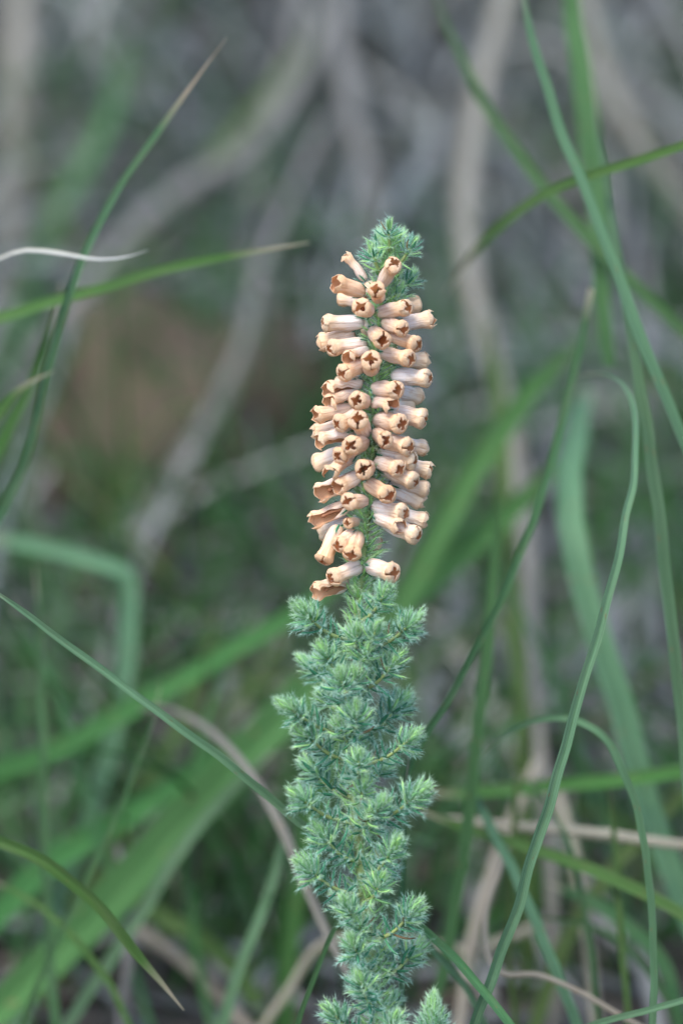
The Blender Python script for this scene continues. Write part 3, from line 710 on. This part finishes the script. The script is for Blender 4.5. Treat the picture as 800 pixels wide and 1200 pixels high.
# ------------------------------------------------------------------ flowers
FL = 48                       # tube length in photo pixels
R0 = 2.28                     # mouth radius, mm
def prof(z):                  # radius along the tube, z 0..1 (lobes start at 0.93)
    pts = [(0, 0.45), (0.05, 0.68), (0.14, 0.84), (0.3, 0.90), (0.5, 0.90), (0.64, 0.85), (0.72, 0.86), (0.79, 0.99), (0.85, 1.04), (0.90, 1.03)]
    for (a, ra), (b, rb) in zip(pts, pts[1:]):
        if a <= z <= b: return ra + (rb - ra) * (z - a) / (b - a)
    return pts[-1][1]
LEN = FL * 0.2                # mm
NV = 9
def tube_variant(v):
    r = random.Random(50 + v); S, N = 28, 16; V, F, UV = [], [], []
    torn = v >= 7; wob = r.random() * 20; bx, by = r.uniform(-.35, .35), r.uniform(-.35, .35)
    C_ = S + 1 if torn else S
    for inner in (0, 1):
        for i in range(N + 1):
            z = 0.90 * i / N
            g = 0.0
            if torn:   # the tube is split open along one side, the split widening to the mouth
                g = math.radians(16 + 95 * sstep(0.12, 0.5, z)) * (1 + 0.35 * noise.noise(Vector((wob, z * 5, 0))))
                g0 = 0.9 + 0.3 * noise.noise(Vector((wob, 3, z * 4)))
            for a in range(C_):
                an = math.tau * a / S if not torn else g0 + g / 2 + (math.tau - g) * a / S
                rr = prof(z) * R0 * (1 + 0.025 * math.cos(8 * an) * (1 if z < 0.78 else 0.3) + 0.11 * noise.noise(Vector((math.cos(an) * 1.1 + wob, math.sin(an) * 1.1, z * 3)))
                                     + 0.04 * noise.noise(Vector((math.cos(an) * 4, math.sin(an) * 4 + wob, z * 3))))
                if torn: rr *= 1 + 0.10 * math.cos(2 * an) - 0.22 * (abs(a / S - 0.5) * 2) ** 5
                rr -= inner * 0.11
                c = math.sin(z * 2.2)
                V.append(Vector((math.cos(an) * rr + bx * c, math.sin(an) * rr * (0.94) + by * c, z * LEN)) * MM); UV.append((z, a / S))
    for inner in (0, 1):
        o = inner * (N + 1) * C_
        for i in range(N):
            for a in range(S):
                a2 = a + 1 if torn else (a + 1) % S
                q = (o + i * C_ + a, o + i * C_ + a2, o + (i + 1) * C_ + a2, o + (i + 1) * C_ + a)
                F.append(q if not inner else q[::-1])
    me = bpy.data.meshes.new('flower'); me = mesh('flower', V, F, [M_TUBE, M_THROAT], uv=UV, fmat=None)
    half = (N + 1) * C_
    me.polygons.foreach_set('material_index', [1 if p.vertices[0] >= half else 0 for p in me.polygons])
    return me, (bx * math.sin(0.90 * 2.2), by * math.sin(0.90 * 2.2))
TV = [tube_variant(v) for v in range(NV)]
NLB = 10
def lobe_mesh(v):
    """one of four lobes closing the mouth: a quarter of the dome with a blunt tip; later ones stand open and ragged"""
    r = random.Random(500 + v); V, F, UV = [], [], []; A, T = 9, 6
    ragged = v >= 6; wob = r.random() * 30
    closure = r.uniform(0.66, 0.84) if not ragged else r.uniform(0.5, 0.8)
    for sh in (0, 1):
        for j in range(T):
            for a in range(A):
                s = a / (A - 1) * 2 - 1; an = s * math.radians(45.5)
                shp = (0.66 + 0.34 * (1 - abs(s) ** 1.5)) if not ragged else (0.30 + 0.70 * (1 - abs(s)))
                edge = closure * shp * (1 + 0.28 * noise.noise(Vector((a * 0.55 + wob, 3.1, v))))
                t = edge * j / (T - 1)
                th = t * math.pi / 2
                if ragged:
                    rad = 1.03 * (1 - 0.42 * t - 0.1 * t * t); z = 0.90 + 0.19 * t
                else:
                    rad = 1.03 * math.cos(th); z = 0.90 + 0.125 * math.sin(th)
                rad *= 1 + 0.07 * noise.noise(Vector((s * 1.5 + wob, t * 2, 5))); z += 0.03 * t * noise.noise(Vector((s * 2 + wob, t * 3, 1)))
                rr = rad * R0 - sh * 0.12 * (1 - 0.6 * t)
                V.append(Vector((math.cos(an) * rr, math.sin(an) * rr * 0.97, z * LEN - sh * 0.1)) * MM); UV.append((j / (T - 1), a / (A - 1)))
    n = A * T
    for j in range(T - 1):
        for a in range(A - 1):
            q = (j * A + a, j * A + a + 1, (j + 1) * A + a + 1, (j + 1) * A + a); F.append(q); F.append(tuple(n + i for i in q[::-1]))
    for a in range(A - 1): F.append(((T - 1) * A + a, (T - 1) * A + a + 1, n + (T - 1) * A + a + 1, n + (T - 1) * A + a))
    for j in range(T - 1):
        F.append((j * A, (j + 1) * A, n + (j + 1) * A, n + j * A)); F.append((j * A + A - 1, n + j * A + A - 1, n + (j + 1) * A + A - 1, (j + 1) * A + A - 1))
    me = mesh('lobe', V, F, [M_LOBE, M_THROAT], uv=UV)
    me.polygons.foreach_set('material_index', [1 if min(p.vertices) >= n else 0 for p in me.polygons]); return me
LB = [lobe_mesh(v) for v in range(NLB)]
# withered pistil and anthers deep in the tube
def core_mesh():
    V, F, UV = [], [], []; S = 8
    for i, (z, r) in enumerate([(0.05, 0.7), (0.2, 0.8), (0.38, 0.35), (0.58, 0.3), (0.64, 0.5), (0.70, 0.2)]):
        for a in range(S): V.append(Vector((math.cos(a * math.tau / S) * r * (1 + .25 * (a % 2)), math.sin(a * math.tau / S) * r * (1 + .25 * (a % 2)), z * LEN)) * MM); UV.append((z, a / S))
    for i in range(5):
        for a in range(S): F.append((i * S + a, i * S + (a + 1) % S, (i + 1) * S + (a + 1) % S, (i + 1) * S + a))
    F.append(tuple(range(5 * S, 6 * S))); return mesh('anthers', V, F, [M_ANTHER], uv=UV)
CORE = core_mesh()

# (mouth x, y, base x, y, front?, paleness, variant, size)
FLW = [
 (402, 300, 428, 328, 1, .55, 7, .8), (461, 309, 446, 334, 1, .45, 0, .95), (391, 332, 426, 342, 1, .1, 1, .92), (441, 340, 443, 350, 1, .2, 2, .95), (421, 360, 432, 365, 1, .2, 3, .92),
 (478, 361, 443, 367, 1, .6, 4, 1), (491, 358, 452, 364, 0, .35, 5, .95), (508, 373, 461, 381, 1, .75, 6, 1), (378, 379, 426, 378, 1, .75, 0, 1.02), (372, 402, 416, 392, 0, .3, 6, .95),
 (386, 409, 428, 403, 1, .5, 2, 1.02), (450, 399, 437, 388, 1, .3, 3, .95), (490, 404, 453, 390, 1, .4, 4, .98), (481, 420, 446, 413, 1, .4, 5, 1), (501, 424, 456, 418, 0, .8, 6, 1),
 (435, 420, 435, 434, 1, .35, 1, .98), (399, 439, 428, 426, 1, .3, 2, .95), (504, 442, 459, 440, 1, .95, 4, 1), (467, 458, 438, 455, 1, .3, 3, 1), (493, 466, 458, 456, 0, .9, 6, .98),
 (381, 460, 423, 449, 1, .5, 8, 1), (384, 474, 421, 462, 1, .4, 7, .95), (418, 468, 429, 470, 1, .25, 0, .98), (368, 487, 412, 478, 1, .4, 6, 1), (420, 491, 428, 507, 1, .5, 1, 1.05),
 (498, 494, 452, 483, 1, .75, 5, 1.02), (471, 499, 440, 492, 1, .3, 2, 1), (366, 507, 410, 497, 0, .6, 6, .95), (371, 519, 414, 506, 1, .8, 8, 1), (411, 523, 427, 519, 1, .15, 3, 1.02),
 (480, 525, 442, 514, 1, .55, 4, 1.05), (500, 526, 456, 516, 0, .8, 6, 1), (486, 540, 443, 531, 1, .85, 0, 1), (368, 546, 410, 528, 0, .7, 5, 1), (385, 558, 412, 535, 1, .35, 7, .95),
 (426, 549, 433, 548, 1, .25, 2, .95), (487, 565, 444, 546, 1, .7, 1, 1.05), (506, 553, 459, 540, 0, .9, 6, .98), (371, 581, 414, 562, 1, .9, 8, 1), (457, 580, 430, 566, 1, .1, 3, 1),
 (497, 588, 454, 570, 0, .9, 6, 1), (502, 576, 458, 563, 0, .95, 5, .95), (406, 587, 427, 587, 1, .3, 4, .98), (363, 611, 408, 592, 1, .4, 7, .98), (376, 627, 410, 610, 0, .8, 6, .95),
 (476, 601, 436, 593, 1, .75, 0, 1), (491, 627, 447, 609, 1, .9, 5, 1.08), (501, 611, 454, 600, 0, .9, 6, .95), (406, 614, 419, 611, 1, .2, 2, .55), (379, 659, 397, 617, 1, .0, 1, 1),
 (411, 652, 420, 626, 1, .1, 3, .98), (388, 678, 423, 663, 1, .45, 2, .98), (463, 672, 431, 662, 1, .65, 4, 1), (368, 696, 408, 682, 1, .35, 8, .98)]
FLW += [(393, 497, 424, 484, 1, .5, 5, .9), (396, 452, 426, 440, 0, .6, 6, .95), (452, 517, 440, 508, 1, .4, 1, .9), (397, 536, 424, 522, 1, .3, 2, .92),
 (393, 572, 424, 556, 1, .7, 6, .92), (468, 551, 441, 540, 1, .6, 3, .9), (473, 387, 449, 379, 1, .3, 2, .9), (405, 421, 430, 412, 1, .6, 8, .9), (462, 477, 438, 470, 1, .5, 7, .9),
 (483, 478, 448, 470, 0, .9, 5, .95), (396, 641, 416, 625, 1, .2, 4, .85), (470, 618, 440, 604, 1, .5, 6, .9), (398, 346, 428, 352, 0, .4, 5, .9)]
for i in range(14):   # round the back of the spike
    py = 345 + i * 22; s = 1 if i % 2 else -1; a = axis_x(py)
    FLW.append((a + s * random.uniform(2, 18), py + (py - 480) * 0.05, a + s * 2, py - 3, 0, random.random(), random.randrange(7), .96))
sep_v = [leaf_mesh(v, 0.0) for v in range(3)]
for (mx, my, bx, by, fr, pale, var, sz) in FLW:
    L = FL * sz
    back_row = mx > 480 and not fr
    dz = reach((bx, by), (mx, my), L, fr)
    if math.hypot(mx - bx, my - by) > L: L = math.hypot(mx - bx, my - by)
    out = 2.2 * max(0, 1 - math.hypot(mx - bx, my - by) / L)     # those facing us spring from the front of the stem
    z0 = -0.8 - out if fr else 1.2
    p0 = at(bx, by, z0); p1 = at(mx, my, z0 + dz)
    d = (p1 - p0).normalized(); T = TV[var]
    k_ = (L / FL)
    q = d.to_track_quat('Z', 'Y')
    fl = put('flower', T[0], plant); pale = min(1, pale + random.uniform(0.0, 0.22)); fl['paleness'] = pale
    roll = random.uniform(0, math.tau) if var < 7 else math.radians(random.uniform(-160, -20))
    Mx = Matrix.Translation(p0 - Vector(plant.location)) @ q.to_matrix().to_4x4() @ Matrix.Rotation(roll, 4, 'Z') @ Matrix.Diagonal((sz * random.uniform(0.88, 1.08), sz * random.uniform(0.88, 1.08), k_, 1))
    fl.matrix_local = Mx
    r0 = random.uniform(0, math.tau); ragged = (var in (6, 7, 8)) or random.random() < 0.04
    for j in range(4):
        if var >= 7 and j == 0: continue
        lb = put('lobe', LB[random.randrange(6, NLB) if ragged else random.randrange(6)], fl); lb['paleness'] = pale
        lb.matrix_local = Matrix.Translation(Vector((T[1][0], T[1][1], 0)) * MM) @ Matrix.Rotation(r0 * (var < 7) + (0.9 if var >= 7 else 0) + j * math.pi / 2, 4, 'Z') @ Matrix.Rotation(random.uniform(-.05, .05), 4, 'X')
    put('anthers', CORE, fl)
    for j in range(3):
        an = j * math.tau / 3 + random.random(); R = Vector((math.cos(an), math.sin(an), 0))
        sp = put('sepal', sep_v[j], fl); sp.matrix_local = leaf_matrix(R * 1.2 * MM, R * 0.5 + Vector((0, 0, 1)), -R, 2.7 * MM)
